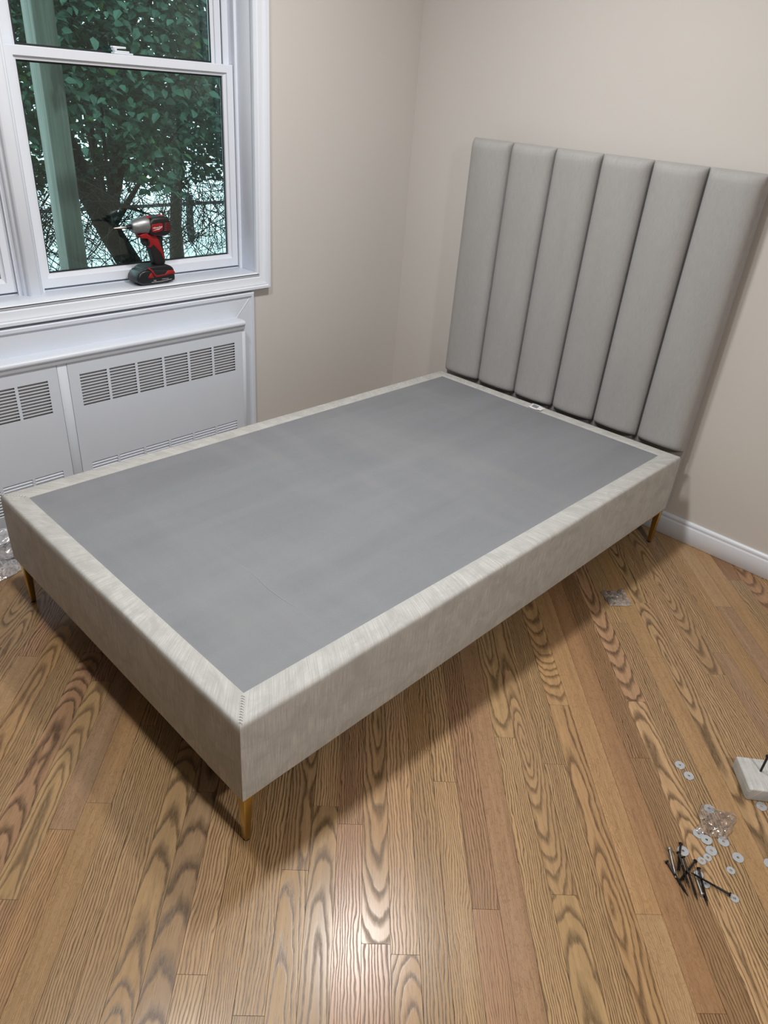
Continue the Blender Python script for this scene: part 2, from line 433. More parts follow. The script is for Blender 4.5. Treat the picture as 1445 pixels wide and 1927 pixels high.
def plank(n, t0, t1):
    g = .00028
    s0, s1 = S00 + n * PITCH + g, S00 + (n + 1) * PITCH - g
    t0, t1 = t0 + g, t1 - g
    poly = [((s + t) / Q2, (t - s) / Q2) for s, t in ((s0, t0), (s1, t0), (s1, t1), (s0, t1))]
    e = .002
    for ax, val, sg in ((0, X0 + e, 1), (0, -e, -1), (1, Y0 + e, 1), (1, -e, -1)):
        poly = clip(poly, ax, val, sg)
        if len(poly) < 3: return
    cs, ct = (s0 + s1) / 2, (t0 + t1) / 2
    loc = [((x + y) / Q2 - ct, -((x - y) / Q2 - cs)) for x, y in poly]      # local x along the board, y across it
    ar = sum(loc[i][0] * loc[(i + 1) % len(loc)][1] - loc[(i + 1) % len(loc)][0] * loc[i][1] for i in range(len(loc)))
    if ar < 0: loc.reverse()
    if abs(ar) < .0006: return
    cx = sum(p[0] for p in loc) / len(loc); cy = sum(p[1] for p in loc) / len(loc)
    k = len(loc); ins = []
    for i in range(k):                                             # tiny eased edge: inset by normals
        a, b, c = Vector(loc[i - 1]), Vector(loc[i]), Vector(loc[(i + 1) % k])
        u, w = (b - a).normalized(), (c - b).normalized()
        n1, n2 = Vector((-u.y, u.x)), Vector((-w.y, w.x))
        m = (n1 + n2); m = m / max(.4, m.dot(n1)) if m.length > 1e-4 else n1
        ins.append(tuple(b + m * .00012))
    G_ = G(); dz = 0.0
    G_.add([(x, y, -.0139) for x, y in loc] + [(x, y, -.0007 - dz) for x, y in loc] + [(x, y, -dz) for x, y in ins],
           [(i, (i + 1) % k, (i + 1) % k + k, i + k) for i in range(k)] + [(i + k, (i + 1) % k + k, (i + 1) % k + 2 * k, i + 2 * k) for i in range(k)] + [tuple(range(2 * k, 3 * k)), tuple(range(k - 1, -1, -1))])
    o = link('plank', G_.mesh('plank'), M_['oak'], floor)
    o.location = ((cs + ct) / Q2, (ct - cs) / Q2, 0); o.rotation_euler = (0, 0, PI / 4)
    rr_ = random.Random(n * 131 + int(t0 * 1000))
    tone, st = ROW.get(n, (rr_.choice([TAN, TAN, PINK, PALE, HONEY, GREY, RUST]), rr_.choice('crrf')))
    if n in ROW and rr_.random() < .38 and not (-3.2 < ct < -1.9): tone, st = rr_.choice([TAN, PINK, PALE, HONEY, BROWN]), rr_.choice('crf')
    j = rr_.uniform(.93, 1.07)
    o['tone'] = [tone[0] * j, tone[1] * j * rr_.uniform(.98, 1.02), tone[2] * j]
    o['seed'] = rr_.uniform(0, 10)
    if st == 'c':
        o['ring_y'] = rr_.uniform(-.014, .014); o['ring_k'] = rr_.choice([-1, 1]) * rr_.uniform(.05, .13); o['ring_h'] = rr_.uniform(-.02, .05)
        o['ring_gap'] = rr_.uniform(.0062, .0100); o['contrast'] = rr_.uniform(.8, 1.0); o['fleck'] = 0.0
    elif st == 'r':
        o['ring_y'] = rr_.choice([-1, 1]) * rr_.uniform(.07, .15); o['ring_k'] = rr_.uniform(-.03, .03); o['ring_h'] = rr_.uniform(.0, .05)
        o['ring_gap'] = rr_.uniform(.0048, .0075); o['contrast'] = rr_.uniform(.8, 1.1); o['fleck'] = 0.0
    else:
        o['ring_y'] = rr_.choice([-1, 1]) * .2; o['ring_k'] = .01; o['ring_h'] = .01
        o['ring_gap'] = rr_.uniform(.0030, .0042); o['contrast'] = rr_.uniform(.3, .5); o['fleck'] = 1.0
for n in range(-53, 63):
    lo, hi = -6.9, .1
    rj = random.Random(n + 500)
    fx = FIXED.get(n, [])
    js = list(fx)
    far = n < -26 or n > 26
    def step(): return rj.uniform(.95, 1.5) if not far else rj.uniform(1.4, 2.2)
    t = (max(fx) if fx else lo + rj.uniform(.1, 1.1))
    if not fx: js.append(t)
    while t < hi:
        t += step(); js.append(t)
    t = min(js)
    while t > lo:
        t -= step(); js.append(t)
    js = sorted(js)
    for a, b in zip(js, js[1:]): plank(n, a, b)

# ------------------------------------------------------------------ windows
CP = [(0, 0), (0, .012), (.003, .0155), (.009, .0155), (.0115, .0125), (.017, .0115), (.019, .0135), (.033, .0155), (.044, .0205), (.049, .0205), (.0515, .0245), (.0605, .0245), (.0625, .022), (.0625, 0)]
def picture_frame(name, x0, x1, z0, z1, prof, y=0.0):
    """mitred moulding round an opening x0..x1, z0..z1; prof = (outward from opening, height off the wall)"""
    g = G(); n = len(prof)
    rings = []
    for sx, sz, cx, cz in ((-1, -1, x0, z0), (1, -1, x1, z0), (1, 1, x1, z1), (-1, 1, x0, z1)):
        rings.append([(cx + sx * u, y - h, cz + sz * u) for u, h in prof])
    vs = [p for r in rings for p in r]; fs = []
    for k in range(4):
        k2 = (k + 1) % 4
        for i in range(n - 1): fs.append((k * n + i, k2 * n + i, k2 * n + i + 1, k * n + i + 1))
    g.add(vs, fs)
    me = g.mesh(name)
    bm = bmesh.new(); bm.from_mesh(me); bmesh.ops.recalc_face_normals(bm, faces=bm.faces); bm.to_mesh(me); bm.free()
    for p in me.polygons: p.use_smooth = True
    me.set_sharp_from_angle(angle=math.radians(20))
    return me
struct('trim_1', picture_frame('trim_1', WX0 - .0, WX1 - .002, .8185, WZ1, CP), M_['white'])
# stool (window board) under both windows
g = G()
sp = [(.10, .796), (.10, .8190), (-.006, .8190), (-.0125, .8180), (-.0155, .8150), (-.0155, .8105), (-.010, .806), (-.002, .805), (-.002, .7965)]
n_ = len(sp); xa, xb = WX0 - .009, WX1 + .009
g.add([(xa, y, z) for y, z in sp] + [(xb, y, z) for y, z in sp], [(i, (i + 1) % n_, (i + 1) % n_ + n_, i + n_) for i in range(n_)] + [tuple(range(n_))[::-1], tuple(range(n_, 2 * n_))])
struct('trim_2', g.bevel('trim_2', .0008, 1, 40), M_['white'])
def sash_frame(name, x0, x1, z0, z1, l, r, b, t, y0, y1):
    """rails and stiles as one frame: front face, a small step and an inner glazing bead"""
    g = G()
    ox = [(x0, z0), (x1, z0), (x1, z1), (x0, z1)]
    def ring(il, ir, ib, it, y): return [(x0 + il, y, z0 + ib), (x1 - ir, y, z0 + ib), (x1 - ir, y, z1 - it), (x0 + il, y, z1 - it)]
    q = .7
    rings = [ring(0, 0, 0, 0, y1), ring(0, 0, 0, 0, y0 + .002), ring(.002, .002, .002, .002, y0), ring(l * q, r * q, b * q, t * q, y0), ring(l * q + .001, r * q + .001, b * q + .001, t * q + .001, y0 + .006),
             ring(l, r, b, t, y0 + .010), ring(l, r, b, t, y1)]
    vs = [p for R in rings for p in R]; fs = []
    K = len(rings)
    for a in range(K):
        c = (a + 1) % K
        for k in range(4):
            k2 = (k + 1) % 4; fs.append((a * 4 + k, a * 4 + k2, c * 4 + k2, c * 4 + k))
    g.add(vs, fs); me = g.mesh(name)
    bm = bmesh.new(); bm.from_mesh(me); bmesh.ops.recalc_face_normals(bm, faces=bm.faces); bm.to_mesh(me); bm.free()
    return me
def window(name, xl, xr, lock=False):
    """double-hung vinyl window between the jamb faces xl and xr"""
    w = empty(name, ((xl + xr) / 2, 0, .82), kind='structure')
    def part(nm, me, m, parent=w):
        o = link(nm, me, m)
        o.parent = parent
        o.matrix_parent_inverse = Matrix.Translation((-(xl + xr) / 2, 0, -.82)) if parent is w else Matrix.Identity(4)
        return o
    zt = WZ1
    # outer vinyl frame with sash tracks
    fr = G()
    for s_, xe in ((1, xr), (-1, xl)):
        a, b = sorted((xe - s_ * .008, xe + s_ * .012)); fr.box(a, b, .086, .094, .815, zt)            # stop bead
        a, b = sorted((xe - s_ * .004, xe + s_ * .012)); fr.box(a, b, .094, .165, .815, zt)
        a, b = sorted((xe - s_ * .026, xe - s_ * .004)); fr.box(a, b, .1285, .1345, .821, zt)
    fr.box(xl - .012, xr + .012, .128, .136, .815, .834); fr.box(xl - .012, xr + .012, .10, .165, .812, .8205); fr.box(xl - .012, xr + .012, .086, .165, zt - .012, zt)
    part('window_frame', fr.mesh('window_frame'), M_['vinyl'])
    tr = G()
    for s_, xe in ((1, xr), (-1, xl)):
        a, b = sorted((xe - s_ * .022, xe - s_ * .0045)); tr.box(a, b, .150, .162, .821, zt - .012)
    part('sash_track', tr.mesh('sash_track'), M_['track'])
    lx0, lx1 = xl + .007, xr - .007
    ls = part('lower_sash', sash_frame('lower_sash', lx0, lx1, .8265, 1.522, .034, .040, .045, .036, .098, .126), M_['vinyl'])
    us = part('upper_sash', sash_frame('upper_sash', lx0 + .020, lx1 - .020, 1.489, zt - .013, .034, .038, .034, .038, .136, .160), M_['vinyl'])
    for sh, (a, b, c, d, y) in ((ls, (lx0 + .034, lx1 - .040, .8715, 1.486, .117)), (us, (lx0 + .054, lx1 - .058, 1.523, zt - .051, .149))):
        p = G(); p.box(a - .001, b + .001, y, y + .004, c - .001, d + .001)
        part('pane', p.mesh('pane'), M_['glass'], sh)
        k = .0055; h = [(a + k, b - k, c + k, d - k)]
        part('gasket', plate_holes('gasket', a - .0005, b + .0005, c - .0005, d + .0005, y - .002, y - .0005, h), M_['gasket'], sh)
    if lock:
        xm = -1.307
        g = G(); g.box(xm - .030, xm + .036, .102, .124, 1.5225, 1.5275); g.box(xm - .026, xm + .024, .104, .122, 1.5275, 1.5325)
        lk = part('sash_lock', g.bevel('sash_lock', .0015, 2), M_['vinyl'])
        g = G(); g.box(xm - .030, xm + .016, .108, .126, 1.5385, 1.5440); g.box(xm - .030, xm - .016, .108, .122, 1.5325, 1.5385)
        part('lock_lever', g.bevel('lock_lever', .002, 2), M_['vinyl'], lk)
    g = G()
    g.box(xr - .0155, xr - .0115, .1345, .1365, 1.536, 1.546)
    return w
JR, ML, MR = -.876, -1.757, -1.6925        # right jamb, mullion left and right faces
window('window_1', MR + .002, JR - .002, True)
window('window_2', WX0 + .002, ML - .002)
# mullion post with moulded edges
mp = [(-.0325, .10), (-.0325, .074), (-.027, .070), (-.022, .070), (-.020, .060), (-.014, .056), (.014, .056), (.020, .060), (.022, .070), (.027, .070), (.0325, .074), (.0325, .10)]
g = G(); n_ = len(mp); xc = (ML + MR) / 2
g.add([(xc + x, y, .818) for x, y in mp] + [(xc + x, y, WZ1) for x, y in mp], [(i, (i + 1) % n_, (i + 1) % n_ + n_, i + n_) for i in range(n_)] + [tuple(range(n_)), tuple(range(2 * n_ - 1, n_ - 1, -1))])
struct('trim_3', g.bevel('trim_3', .0008, 1, 20), M_['white'])
# reveal boards (side and head jambs)
struct('trim_4', boxmesh('trim_4', JR, JR + .0095, -.010, .135, .819, WZ1 + .008, .0008, 1), M_['white'])
struct('trim_5', boxmesh('trim_5', WX0 - .0095, WX0, -.010, .135, .819, WZ1 + .008, .0008, 1), M_['white'])
struct('trim_6', boxmesh('trim_6', WX0, JR, -.010, .135, WZ1, WZ1 + .008, .0008, 1), M_['white'])

# ------------------------------------------------------------------ radiator cover under the window
rc = empty('radiator_cover', (-1.73, -.03, 0))
tag(rc, 'white painted radiator cover with slotted panels under the window', 'radiator cover')
def rpart(nm, me, m=M_['cover'], parent=rc):
    o = link(nm, me, m); o.parent = parent
    o.matrix_parent_inverse = Matrix.Translation((1.73, .03, 0)) if parent is rc else Matrix.Identity(4)
    return o
RL = -1.7295 * 2                       # mirror line of the cover: x -> RL - x
def mir(x): return RL - x
fp = [(0, .001), (0, .016), (.070, .016), (.074, .022), (.083, .022), (.086, .018), (.086, .001)]
# flange: upside-down U of flat trim, mitred at the top corners
ix1, iz1 = -.984, .654
g = G(); n_ = len(fp)
rings = [[(ix1 + u, -h, .002) for u, h in fp], [(ix1 + u, -h, iz1 + u * 1.08) for u, h in fp], [(mir(ix1 + u), -h, iz1 + u * 1.08) for u, h in fp], [(mir(ix1 + u), -h, .002) for u, h in fp]]
fs = []
for k in range(3):
    for i in range(n_ - 1): fs.append((k * n_ + i, (k + 1) * n_ + i, (k + 1) * n_ + i + 1, k * n_ + i + 1))
g.add([p for r in rings for p in r], fs)
me = g.mesh('flange_frame'); bm = bmesh.new(); bm.from_mesh(me); bmesh.ops.recalc_face_normals(bm, faces=bm.faces)
bm.to_mesh(me); bm.free(); rpart('flange_frame', me)
for s_ in (1, -1):                      # fine bead of filler along the mitre
    g = G(); a = Vector((ix1, -.0162, iz1)); b = Vector((ix1 + .072, -.0162, iz1 + .072 * 1.08))
    if s_ < 0: a.x, b.x = mir(a.x), mir(b.x)
    g.tube([a, b], .0016, 6); rpart('mitre_bead', g.mesh('mitre_bead', 60))
PY = -.066                              # front face of the panels
sp = [(-.002, .655), (-.060, .6575), (-.072, .656), (-.077, .651), (-.078, .645), (-.0765, .640), (-.073, .637), (-.071, .6225), (-.002, .6225)]
n_ = len(sp); xa, xb = mir(-.985), -.985; g = G()
g.add([(xa, y, z) for y, z in sp] + [(xb, y, z) for y, z in sp], [(i, (i + 1) % n_, (i + 1) % n_ + n_, i + n_) for i in range(n_)] + [tuple(range(n_))[::-1], tuple(range(n_, 2 * n_))])
rpart('cover_top', g.bevel('cover_top', .001, 2, 18))
g = G(); g.box(-1.7455, -1.7125, PY + .0008, PY + .012, .002, .622); rpart('center_stile', g.bevel('center_stile', .0006, 1))
for s_ in (1, -1):
    a, b = -.9945, -.9785
    if s_ < 0: a, b = mir(b), mir(a)
    g = G(); g.box(a, b, PY + .0008, -.002, .002, .622); rpart('end_stile', g.bevel('end_stile', .0008, 1))
for s_ in (1, -1):
    x0, x1 = -1.7115, -.9955
    groups = [(-1.6735 + .1084 * k, -1.6735 + .1084 * k + .0985) for k in range(6)]
    if s_ < 0: x0, x1 = mir(x1), mir(x0); groups = sorted((mir(b), mir(a)) for a, b in groups)
    if s_ < 0: groups = [(a + .003, b + .003) for a, b in groups]
    holes = []
    for a, b in groups:
        for k in range(11):
            z = .5745 - k * .01085; holes.append((a, b, z - .0072, z))
        for k in range(10):
            z = .2385 - k * .0112; holes.append((a, b, z - .0072, z))
    pn = rpart('panel', plate_holes('panel', x0, x1, .03, .6205, PY, PY + .0022, holes))
    for a, b in groups:
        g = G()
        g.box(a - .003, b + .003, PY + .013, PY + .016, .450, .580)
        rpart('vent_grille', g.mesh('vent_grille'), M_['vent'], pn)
        pr = [(PY + .0105, .2420)]
        for k in range(10):
            z = .2385 - k * .0112
            pr += [(PY + .0100, z + .001), (PY + .0004, z - .0072), (PY + .0100, z - .0078)]
        pr.append((PY + .0105, .120)); m_ = len(pr)
        g = G(); g.add([(a + .0005, y, z) for y, z in pr] + [(b - .0005, y, z) for y, z in pr], [(i, i + 1, m_ + i + 1, m_ + i) for i in range(m_ - 1)])
        rpart('louver', g.mesh('louver'), M_['cover'], pn)

# ------------------------------------------------------------------ bed
ZT, ZB = .3832, .1550
bed = empty('bed', (-1.1, -.98, 0))
tag(bed, 'greige upholstered bed frame with tall channelled headboard, gold legs and bare grey deck', 'bed')
def bpart(nm, me, m, parent=bed, **kw):
    o = link(nm, me, m, **kw); o.parent = parent
    o.matrix_parent_inverse = Matrix.Translation((1.1, .98, 0)) if parent is bed else Matrix.Identity(4)
    return o
OUT = [Vector((-2.091, -0.366)), Vector((-2.103, -1.558)), Vector((-.0985, -1.576)), Vector((-.135, -.416))]   # far foot, near foot, near head, far head
INN = [Vector((-2.034, -.431)), Vector((-2.039, -1.483)), Vector((-.158, -1.511)), Vector((-.186, -.470))]
RP = [(0.0, ZT - .0035), (.05, ZT - .001), (.30, ZT), (.70, ZT), (.86, ZT - .0006), (.93, ZT - .0025), (.97, ZT - .0065), (.993, ZT - .0125), (1.0, ZT - .022), (1.012, .30), (1.015, .25), (1.008, .20), (1.0, ZB + .006), (.985, ZB + .001), (.93, ZB), (.5, ZB)]
def rail(name, i, j, seed):
    oa, ob, ia, ib = OUT[i], OUT[j], INN[i], INN[j]
    L = (ob - oa).length; nu = max(20, int(L / .025))
    arc = [0]
    for (a, z), (b, w) in zip(RP, RP[1:]): arc.append(arc[-1] + math.hypot((b - a) * .065, w - z))
    n = len(RP); vs, fs, uvs = [], [], []
    nrm = Vector(((ob - oa).y, -(ob - oa).x)).normalized()
    if nrm.dot(oa - ia) < 0: nrm = -nrm
    for k in range(nu + 1):
        f = k / nu; o2, i2 = oa.lerp(ob, f), ia.lerp(ib, f)
        for q, (t, z) in enumerate(RP):
            p = i2.lerp(o2, t)
            w = mn.noise(Vector((f * L * 3.1, z * 9 + seed * 5, t * 2))) * .0022 * min(1, f * 12, (1 - f) * 12)
            if t > .95 and ZB + .01 < z < ZT - .005: p = p + nrm * w
            elif .1 < t < .9 and z > .3: z = z + w * .5
            vs.append((p.x, p.y, z))
    for k in range(nu):
        for q in range(n - 1):
            fs.append((k * n + q, (k + 1) * n + q, (k + 1) * n + q + 1, k * n + q + 1))
            uvs.append([(k / nu * L + seed, arc[q]), ((k + 1) / nu * L + seed, arc[q]), ((k + 1) / nu * L + seed, arc[q + 1]), (k / nu * L + seed, arc[q + 1])])
    g = G(); g.add(vs, fs, uvs)
    me = g.mesh(name)
    bm = bmesh.new(); bm.from_mesh(me); bmesh.ops.recalc_face_normals(bm, faces=bm.faces)
    top = max(bm.faces, key=lambda f_: f_.calc_center_median().z)
    if top.normal.z < 0: bmesh.ops.reverse_faces(bm, faces=bm.faces)
    bm.to_mesh(me); bm.free()
    for p in me.polygons: p.use_smooth = True
    me.set_sharp_from_angle(angle=math.radians(50))
    return me
foot = bpart('foot_rail', rail('foot_rail', 0, 1, 1.3), M_['rail'])
near = bpart('side_rail', rail('side_rail', 1, 2, 5.7), M_['rail'])
head = bpart('head_rail', rail('head_rail', 2, 3, 9.1), M_['rail'])
side2 = bpart('side_rail', rail('side_rail', 3, 0, 13.9), M_['rail'])
g = G(); q = [INN[i] for i in range(4)]
def deckpt(u, v):
    a = q[0].lerp(q[3], u); b = q[1].lerp(q[2], u); p = a.lerp(b, v)
    e = min(u, 1 - u) * 1.87; e2 = min(v, 1 - v) * 1.05; m = min(e, e2)
    return (p.x, p.y, ZT - .0034 + .0012 * min(1, m / .05) + mn.noise(Vector((u * 3, v * 2.5, 4))) * .0016 * min(1, m / .15))
g.grid(deckpt, 60, 40)
me = g.mesh('deck_panel', 180)
bm = bmesh.new(); bm.from_mesh(me); [f.normal_flip() for f in bm.faces if f.normal.z < 0]; bm.to_mesh(me); bm.free()
bpart('deck_panel', me, M_['deck'])
# raised crease in the deck cloth near the foot, in a paler tone
g = G(); ca, cb = Vector((-1.769, -1.075)), Vector((-1.777, -1.40))
g.tube([(ca.lerp(cb, f).x + .004 * math.sin(f * 9), ca.lerp(cb, f).y, ZT - .0028) for f in [i / 14 for i in range(15)]], [.0004 + .0009 * math.sin(PI * i / 14) for i in range(15)], 6)
bpart('cloth_crease', g.mesh('cloth_crease', 90), M_['deck2'])
g = G()
g.add([(p.x, p.y, ZB + .002) for p in (OUT[0].lerp(INN[0], .5), OUT[1].lerp(INN[1], .5), OUT[2].lerp(INN[2], .5), OUT[3].lerp(INN[3], .5))], [(0, 1, 2, 3)])
bpart('underside_blocker', g.mesh('underside_blocker'), M_['blocker'])  # unseen black sheet added under the bed to block light
# hand stitching down the near foot mitre and a seam at the far foot mitre
for (i, m_) in ((1, 11), (0, 8)):
    g = G(); a, b = INN[i].lerp(OUT[i], .12), INN[i].lerp(OUT[i], .86); d = (b - a).normalized(); w = Vector((-d.y, d.x)) * .0040
    for k in range(m_):
        p = a.lerp(b, k / (m_ - 1)); p2 = p + d * .0030
        g.tube([(p.x - w.x, p.y - w.y, ZT + .0004), (p.x, p.y, ZT + .0018), (p2.x + w.x, p2.y + w.y, ZT + .0004)], .0009, 5)
    bpart('mitre_stitching', g.mesh('mitre_stitching', 60), M_['thread'], kind='stuff')
# legs
for (ci, sx, sy) in ((0, 1, -1), (1, 1, 1), (2, -1, 1), (3, -1, -1)):
    c = OUT[ci]; cx, cy = c.x + sx * .0175, c.y + sy * (.0165 if ci else .036)
    def sq(x, y, h, z): return [(x - h, y - h, z), (x + h, y - h, z), (x + h, y + h, z), (x - h, y + h, z)]
    g = G(); lv = sq(cx, cy, .0075, .004) + sq(cx, cy, .0125, ZB - .003)
    g.add(lv, [(0, 3, 2, 1), (4, 5, 6, 7)] + [(k, (k + 1) % 4, (k + 1) % 4 + 4, k + 4) for k in range(4)])
    lg = bpart('leg', g.bevel('leg', .0022, 3), M_['brass'])
    g = G(); z0, z1 = ZB - .0065, ZB - .0008
    tri = [(cx - sx * .013, cy - sy * .013), (cx + sx * .125, cy - sy * .013), (cx + sx * .105, cy + sy * .012), (cx + sx * .012, cy + sy * .105), (cx - sx * .013, cy + sy * .125)]
    g.add([(x, y, z0) for x, y in tri] + [(x, y, z1) for x, y in tri], [(0, 1, 2, 3, 4), (9, 8, 7, 6, 5)] + [(k, (k + 1) % 5, (k + 1) % 5 + 5, k + 5) for k in range(5)])
    bpart('mounting_plate', g.bevel('mounting_plate', .0006, 1), M_['brass'], lg)
    g = G(); g.tube([(cx, cy, 0.0), (cx, cy, .0042)], [.0072, .0066], 12)
    bpart('foot_pad', g.mesh('foot_pad', 40), M_['rubber'], lg)
# headboard: local u along its width, d towards the wall
HO, HD = Vector((-.1325, -.412)), Vector((.0335, -1.0)).normalized()
HN = Vector((-HD.y, HD.x))
if HN.x < 0: HN = -HN
HW, HTOP, PD = 1.154, 1.348, .048
def hb(u, d, z):
    p = HO + HD * u + HN * d; return (p.x, p.y, z)
g = G(); c8 = [hb(u, d, z) for z in (.150, HTOP - .004) for (u, d) in ((.003, PD - .001), (HW - .003, PD - .001), (HW - .003, .078), (.003, .078))]
g.add(c8, [(0, 3, 2, 1), (4, 5, 6, 7), (0, 1, 5, 4), (1, 2, 6, 5), (2, 3, 7, 6), (3, 0, 4, 7)])
me = g.bevel('headboard', .003, 2)
ul = me.uv_layers.new(name='UVMap')
for p in me.polygons:
    for li in p.loop_indices:
        co = me.vertices[me.loops[li].vertex_index].co; ul.data[li].uv = (co.y + co.x, co.z)
hbd = bpart('headboard', me, M_['velvet'])
NP = 6; PW = HW / NP; PZ0 = .3815
for k in range(NP):
    ua, ub = k * PW + .0024, (k + 1) * PW - .0024
    nu, nv = 26, 64
    # denser sampling near the rounded edges
    us = [.5 - .5 * math.cos(PI * i / nu) for i in range(nu + 1)]
    vz = [0, .004, .010, .020, .035, .055] ; vz = vz + [.08 + (HTOP - PZ0 - .16) * i / 50 for i in range(51)] + [HTOP - PZ0 - x for x in (.055, .035, .020, .010, .004, 0)]
    g = G(); vs, fs, uvs = [], [], []
    for j, h in enumerate(vz):
        e = min(h, HTOP - PZ0 - h); top = h > .5
        rz = .030 if top else .017
        Bz = math.sqrt(max(0, 1 - (1 - min(1, e / rz)) ** 2)) if e < rz else 1.0
        for a in us:
            w = abs(2 * a - 1)
            Au = .70 * (1 - w ** 9) ** .5 + .30 * (1 - w ** 2.4) if w < 1 else 0
            pk = 0.0
            if e < .12 and w > .45:            # puckers running into the seam ends
                pk = .0022 * math.sin((a * 31 + e * 55 + k * 2.1)) * (w - .45) * (1 - e / .12)
            soft = mn.noise(Vector((a * 1.4 + k * 9, h * 2.3, k * 3.7))) * .0018
            d = PD - PD * Au * (.10 + .90 * Bz) + (pk + soft) * Au
            vs.append(hb(ua + (ub - ua) * a, d, PZ0 + h)); 
    n1 = nu + 1
    for j in range(len(vz) - 1):
        for i in range(nu):
            fs.append((j * n1 + i, j * n1 + i + 1, (j + 1) * n1 + i + 1, (j + 1) * n1 + i))
            uvs.append([(us[x] * PW + k * .77, vz[y]) for x, y in ((i, j), (i + 1, j), (i + 1, j + 1), (i, j + 1))])
    # close the top and bottom down to the backing board
    for row, rev in ((0, True), (len(vz) - 1, False)):
        b0 = len(vs)
        for a in us: vs.append(hb(ua + (ub - ua) * a, PD, PZ0 + vz[row]))
        for i in range(nu):
            f = (row * n1 + i, row * n1 + i + 1, b0 + i + 1, b0 + i)
            fs.append(f[::-1] if rev else f); uvs.append([(us[i] * PW, vz[row])] * 4)
    g.add(vs, fs, uvs); me = g.mesh('headboard_panel')
    bm = bmesh.new(); bm.from_mesh(me); bmesh.ops.recalc_face_normals(bm, faces=bm.faces)
    if sum(f.normal.x for f in bm.faces) > 0: bmesh.ops.reverse_faces(bm, faces=bm.faces)
    bm.to_mesh(me); bm.free()
    for p in me.polygons: p.use_smooth = True
    me.set_sharp_from_angle(angle=math.radians(70))
    bpart('headboard_panel', me, M_['velvet'], hbd)
# care tag folded over the head rail
def on_head(u, v, z):                   # u metres from far corner along the head edge, v 0 outer .. 1 inner
    L = (OUT[2] - OUT[3]).length
    p = OUT[3].lerp(OUT[2], u / L).lerp(INN[3].lerp(INN[2], u / L), v); return (p.x, p.y, z)
g = G()
def tagpt(a, b): return on_head(.505 + .068 * a + .010 * b, .10 + .92 * b, ZT + .0016 + .0022 * math.sin(a * 5 + b * 3) * a)
g.grid(tagpt, 8, 6)
ct = bpart('care_tag', g.mesh('care_tag', 180), M_['tag'], label='small white care tag with printed square')
md = ct.modifiers.new('thickness', 'SOLIDIFY'); md.thickness = .0006
g = G()
def inkpt(a, b):
    p = tagpt(.16 + .42 * a, .22 + .52 * b); return (p[0], p[1], p[2] + .0009)
g.grid(inkpt, 4, 4); bpart('tag_print', g.mesh('tag_print', 180), M_['ink'], ct)

# ------------------------------------------------------------------ impact driver on the window board
dr = empty('cordless_impact_driver', (-1.30, .04, .819))
tag(dr, 'black and red cordless impact driver standing on its battery on the windowsill', 'power tool')
def dpart(nm, me, m, parent=dr, **kw):
    o = link(nm, me, m, **kw); o.parent = parent
    o.matrix_parent_inverse = Matrix.Translation((1.30, -.04, -.819)) if parent is dr else Matrix.Identity(4)
    return o
DY = .040
zc, tilt = 1.0135, .012                  # axis of the motor body
def lathe_x(prof, n=28, sy=1.0, y=DY):
    """profile (x, zc offset, radius) round an x axis"""
    g = G(); vs, fs = [], []
    for x, zo, r in prof:
        for k in range(n):
            a = 2 * PI * k / n; vs.append((x, y + sy * r * math.cos(a), zc + zo + r * math.sin(a)))
    for i in range(len(prof) - 1):
        for k in range(n): fs.append((i * n + k, i * n + (k + 1) % n, (i + 1) * n + (k + 1) % n, (i + 1) * n + k))
    fs.append(tuple(range(n))); fs.append(tuple(range((len(prof) - 1) * n, len(prof) * n))[::-1])
    g.add(vs, fs); return g
dpart('nose_housing', lathe_x([(-1.3745, .001, .0125), (-1.3735, .001, .0165), (-1.368, .001, .0205), (-1.352, .002, .0255), (-1.335, .003, .0285), (-1.318, .003, .0300), (-1.312, .003, .0295)]).mesh('nose_housing', 40), M_['alu'])
dpart('collet', lathe_x([(-1.391, .000, .0068), (-1.390, .000, .0080), (-1.382, .0003, .0082), (-1.381, .0003, .0092), (-1.373, .0005, .0095), (-1.372, .0005, .0090)], 18).mesh('collet', 40), M_['plastg'])
g = lathe_x([(-1.436, .0, .0008), (-1.4335, .0, .0024), (-1.424, .0, .0026), (-1.4205, .0, .0034), (-1.4185, .0, .0042), (-1.391, .0, .0042), (-1.388, .0, .0040)], 6)
dpart('driver_bit', g.mesh('driver_bit', 30), M_['bitsteel'])
body = smooth_poly([(-1.320, 1.0425), (-1.255, 1.047), (-1.238, 1.040), (-1.2315, 1.022), (-1.2315, 1.000), (-1.240, .985), (-1.262, .979), (-1.300, .984), (-1.320, .987)], 1)
dpart('motor_housing', prism(body, DY - .031, DY + .031).bevel('motor_housing', .011, 4, 40), M_['plast'])
YF = DY - .0312
g = G()
rp = smooth_poly([(-1.3125, 1.024), (-1.300, 1.0235), (-1.268, 1.027), (-1.2685, 1.010), (-1.272, .999), (-1.309, .995), (-1.3125, 1.005)], 1)
pl = dpart('side_plate', prism(rp, YF - .0018, YF + .004).bevel('side_plate', .001, 2), M_['red'], label='red side plate with white script mark')
